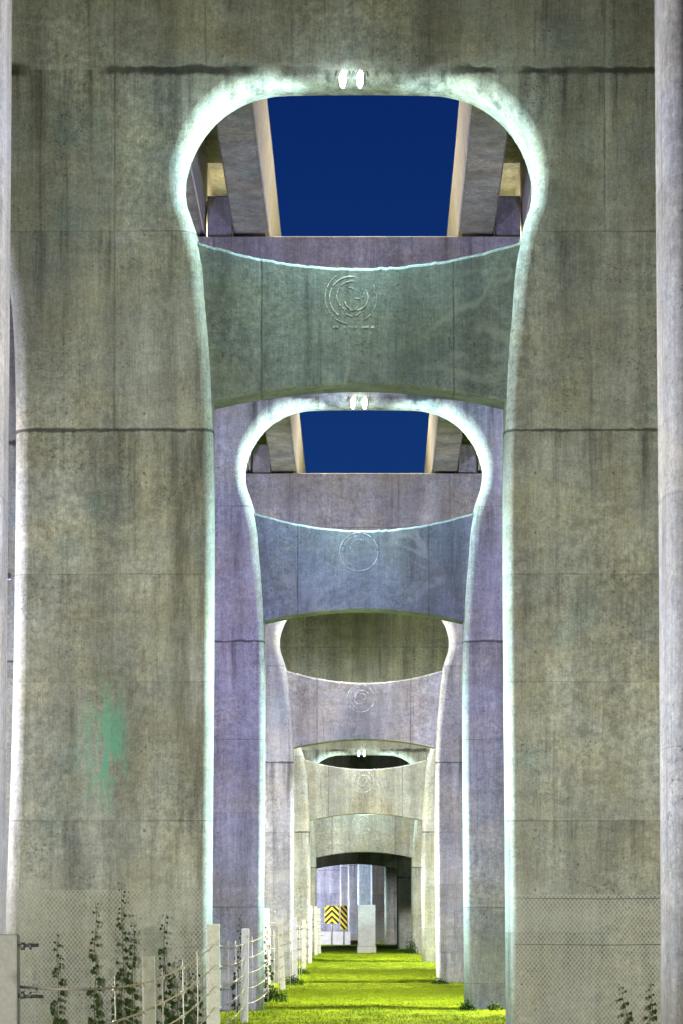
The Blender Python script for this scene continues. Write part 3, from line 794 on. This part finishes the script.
for k in range(len(path) - 1):
    L = (path[k + 1][0] - path[k][0]).length
    ns = max(1, int(L / 3.1))
    for q in range(ns):
        u = (q + .5 + random.uniform(-.08, .08)) / ns
        a = [rope_pt(path[k], path[k + 1], u, r_) for r_ in range(5)]
        s = MB(); s.tube([a[0] + Vector((0, 0, .1)), a[2] + Vector((.012, 0, 0)), Vector((a[4].x, a[4].y, gz(0, a[4].y + fo.y) - .02))], .0065, 5)
        so = s.build('strand', M['tie'], fr)
        for r_ in range(5):
            tb = MB(); tb.blob(a[r_] + Vector((0, 0, -.008)), (.03, .035, .024), q + r_ * 3 + k); tb.build('tie', M['tie'], so)

# ------------------------------------------------------------------ weeds
def weed(x, d, h, w, n, label):
    r = MB()
    for k in range(n):
        a = random.uniform(0, 6.283); rr = random.random() ** .7 * w
        bx, by = rr * math.cos(a), rr * math.sin(a) * .6
        hh = h * random.uniform(.35, 1) * (1 - .5 * rr / w)
        for q in range(4):
            z = hh * (q + 1) / 4; s = random.uniform(.02, .045)
            dv = Vector((random.uniform(-1, 1), random.uniform(-1, 1), random.uniform(-.2, .8))).normalized(); e = dv.cross(Vector((random.random(), random.random(), random.random()))).normalized()
            p = Vector((bx + random.uniform(-.05, .05), by + random.uniform(-.05, .05), z))
            r.add([p - dv * s, p + e * s * .5, p + dv * s, p - e * s * .5], [(0, 1, 2, 3)])
    o = r.build('weed_clump', M['weed'], None, (x, d, gz(x, d) - .02)); tag(o, label, 'weeds', 'weed clumps at the post and column feet')
weed(px(270, 70) + .05, 69.9, .45, .4, 260, 'leafy weed clump at the foot of the dark vine covered post')
weed(px(292, 88), 88.0, .4, .35, 160, 'leafy weed clump at the foot of the farther fence posts')
weed(px(467, 64.2), 63.75, .32, .16, 60, 'small weed on the foot of the violet right column')
weed(px(494, 64.2), 63.75, .25, .16, 50, 'low weed between the violet right column and the near column')
weed(px(411, 133), 132.6, 1.1, .3, 200, 'tall weed at the far right column foot')
weed(px(300, 100), 100., .3, .4, 120, 'low weeds under the far rope fence')
weed(px(440, 89), 89.2, .25, .3, 90, 'low weeds at the foot of the third right column')

# ------------------------------------------------------------------ upright block, signs, barrier
d = 137.; X = px(366.7, d); z = gz(X, d)
bl = empty('upright_block', (X, d, z), 'smooth pale grey upright block standing on the grass at the far end', 'concrete block', rz=R(2))
b = MB(); b.box(-.43, .43, 0, .5, .33, 2.36, ch=.02); b.build('slab', M['slab'], bl)
b = MB(); b.box(-.46, .46, -.03, .53, -.2, .327, ch=.02); b.build('plinth', M['post'], bl)

def board(x0p, x1p, y0p, y1p, d, label, style):
    s = F / d; w = (x1p - x0p) / s; h = (y1p - y0p) / s; X = px((x0p + x1p) / 2, d); z0 = CAMZ + (HZ - y1p) / s
    r = empty('warning_board', (X, d, gz(X, d)), label, 'warning sign', 'black and yellow warning boards'); zo = z0 - gz(X, d)
    p = MB(); p.box(-w / 2, w / 2, 0, .04, zo, zo + h, ch=.006); p.build('panel', M['yellow'], r)
    # stripes clipped to the board
    bm = bmesh.new()
    pit = .36
    def clipped(poly):
        def clip(pl, ax, lim, keep):
            out = []
            for i in range(len(pl)):
                a, c = pl[i], pl[(i + 1) % len(pl)]
                ia, ic = keep(a[ax], lim), keep(c[ax], lim)
                if ia: out.append(a)
                if ia != ic:
                    u = (lim - a[ax]) / (c[ax] - a[ax]); out.append((a[0] + (c[0] - a[0]) * u, a[1] + (c[1] - a[1]) * u))
            return out
        for ax, lim, kp in ((0, -w / 2 + .01, lambda v, l: v >= l), (0, w / 2 - .01, lambda v, l: v <= l), (1, zo + .01, lambda v, l: v >= l), (1, zo + h - .01, lambda v, l: v <= l)):
            poly = clip(poly, ax, lim, kp)
            if len(poly) < 3: return None
        return poly
    st = MB()
    for k in range(-6, 14):
        zz = zo + k * pit; polys = []
        t_ = pit * .5
        if style == 'chevron':
            polys = [[(-w / 2, zz - w * .5), (0, zz), (0, zz + t_), (-w / 2, zz + t_ - w * .5)], [(0, zz), (w / 2, zz - w * .5), (w / 2, zz + t_ - w * .5), (0, zz + t_)]]
        else:
            polys = [[(-w / 2, zz + w * .55), (w / 2, zz - w * .55), (w / 2, zz - w * .55 + t_), (-w / 2, zz + w * .55 + t_)]]
        for pl in polys:
            q = clipped(pl)
            if q:
                n = len(q); st.add([(a, -.004, c) for a, c in q] + [(a, .01, c) for a, c in q], [tuple(range(n))] + [(i, (i + 1) % n, n + (i + 1) % n, n + i) for i in range(n)])
    st.build('stripes', M['black'], r)
    po = MB(); po.tube([(0, .08, -.2), (0, .08, zo + h * .9)], .04, 8); po.build('post', M['steel'], r)
board(324.7, 339.2, 905.7, 923.7, 176., 'yellow and black chevron board, the wider of the two', 'chevron')
board(340.3, 347.5, 905.7, 929.5, 175.6, 'narrow taller yellow board with diagonal black stripes', 'diag')
d = 181.
ba = empty('road_barrier', (px(331, d), d, gz(0, d)), 'low white barrier brightly lit below the chevron board', 'barrier')
b = MB(); q = [(-.28, 0), (-.28, .12), (-.1, .36), (-.08, .85), (.08, .85), (.1, .36), (.28, .12), (.28, 0)]
for sgm in range(2):
    x0 = -1.2 + sgm * 1.25; vs = [(x0, y_, z_) for y_, z_ in q] + [(x0 + 1.2, y_, z_) for y_, z_ in q]
    bb = MB(); bb.add(vs, [tuple(range(8))[::-1], tuple(range(8, 16))] + [(i, (i + 1) % 8, 8 + (i + 1) % 8, 8 + i) for i in range(8)]); o = bb.build('segment', M['barrier'], ba); fix_normals(o)
d = 183.
kb = MB(); kb.box(-.2, 1.0, 0, .3, -.1, .5, ch=.03); o = kb.build('kerb_block', M['kerb'], None, (px(345, d), d, gz(0, d))); tag(o, 'low tan kerb block beside the white barrier', 'kerb block')

# ------------------------------------------------------------------ world, camera
w = bpy.data.worlds.new('World'); S.world = w; w.use_nodes = True
nt = w.node_tree; bg = nt.nodes['Background']
sky = nt.nodes.new('ShaderNodeTexSky'); sky.sky_type = 'NISHITA'; sky.sun_disc = False
sky.sun_elevation = R(-4); sky.sun_rotation = R(0); sky.ozone_density = 2.0
mx = nt.nodes.new('ShaderNodeMix'); mx.data_type = 'RGBA'; mx.blend_type = 'MULTIPLY'; mx.inputs[0].default_value = 1
nt.links.new(sky.outputs[0], mx.inputs[6]); mx.inputs[7].default_value = (.6, 2.7, 8.1, 1)
nt.links.new(mx.outputs[2], bg.inputs['Color']); bg.inputs['Strength'].default_value = .15
SKYMIX = mx

cam = bpy.data.cameras.new('camera'); co = bpy.data.objects.new('camera', cam); link(co)
co.location = (0, 0, CAMZ); co.rotation_euler = (R(90), 0, 0)
cam.lens = F / 1024 * 36; cam.sensor_width = 36; cam.sensor_fit = 'AUTO'
cam.shift_y = (HZ - 512) / 1024; cam.clip_start = .1; cam.clip_end = 8000
S.camera = co
S.view_settings.view_transform = 'Standard'; S.view_settings.look = 'None'; S.view_settings.exposure = 0; S.view_settings.gamma = 1
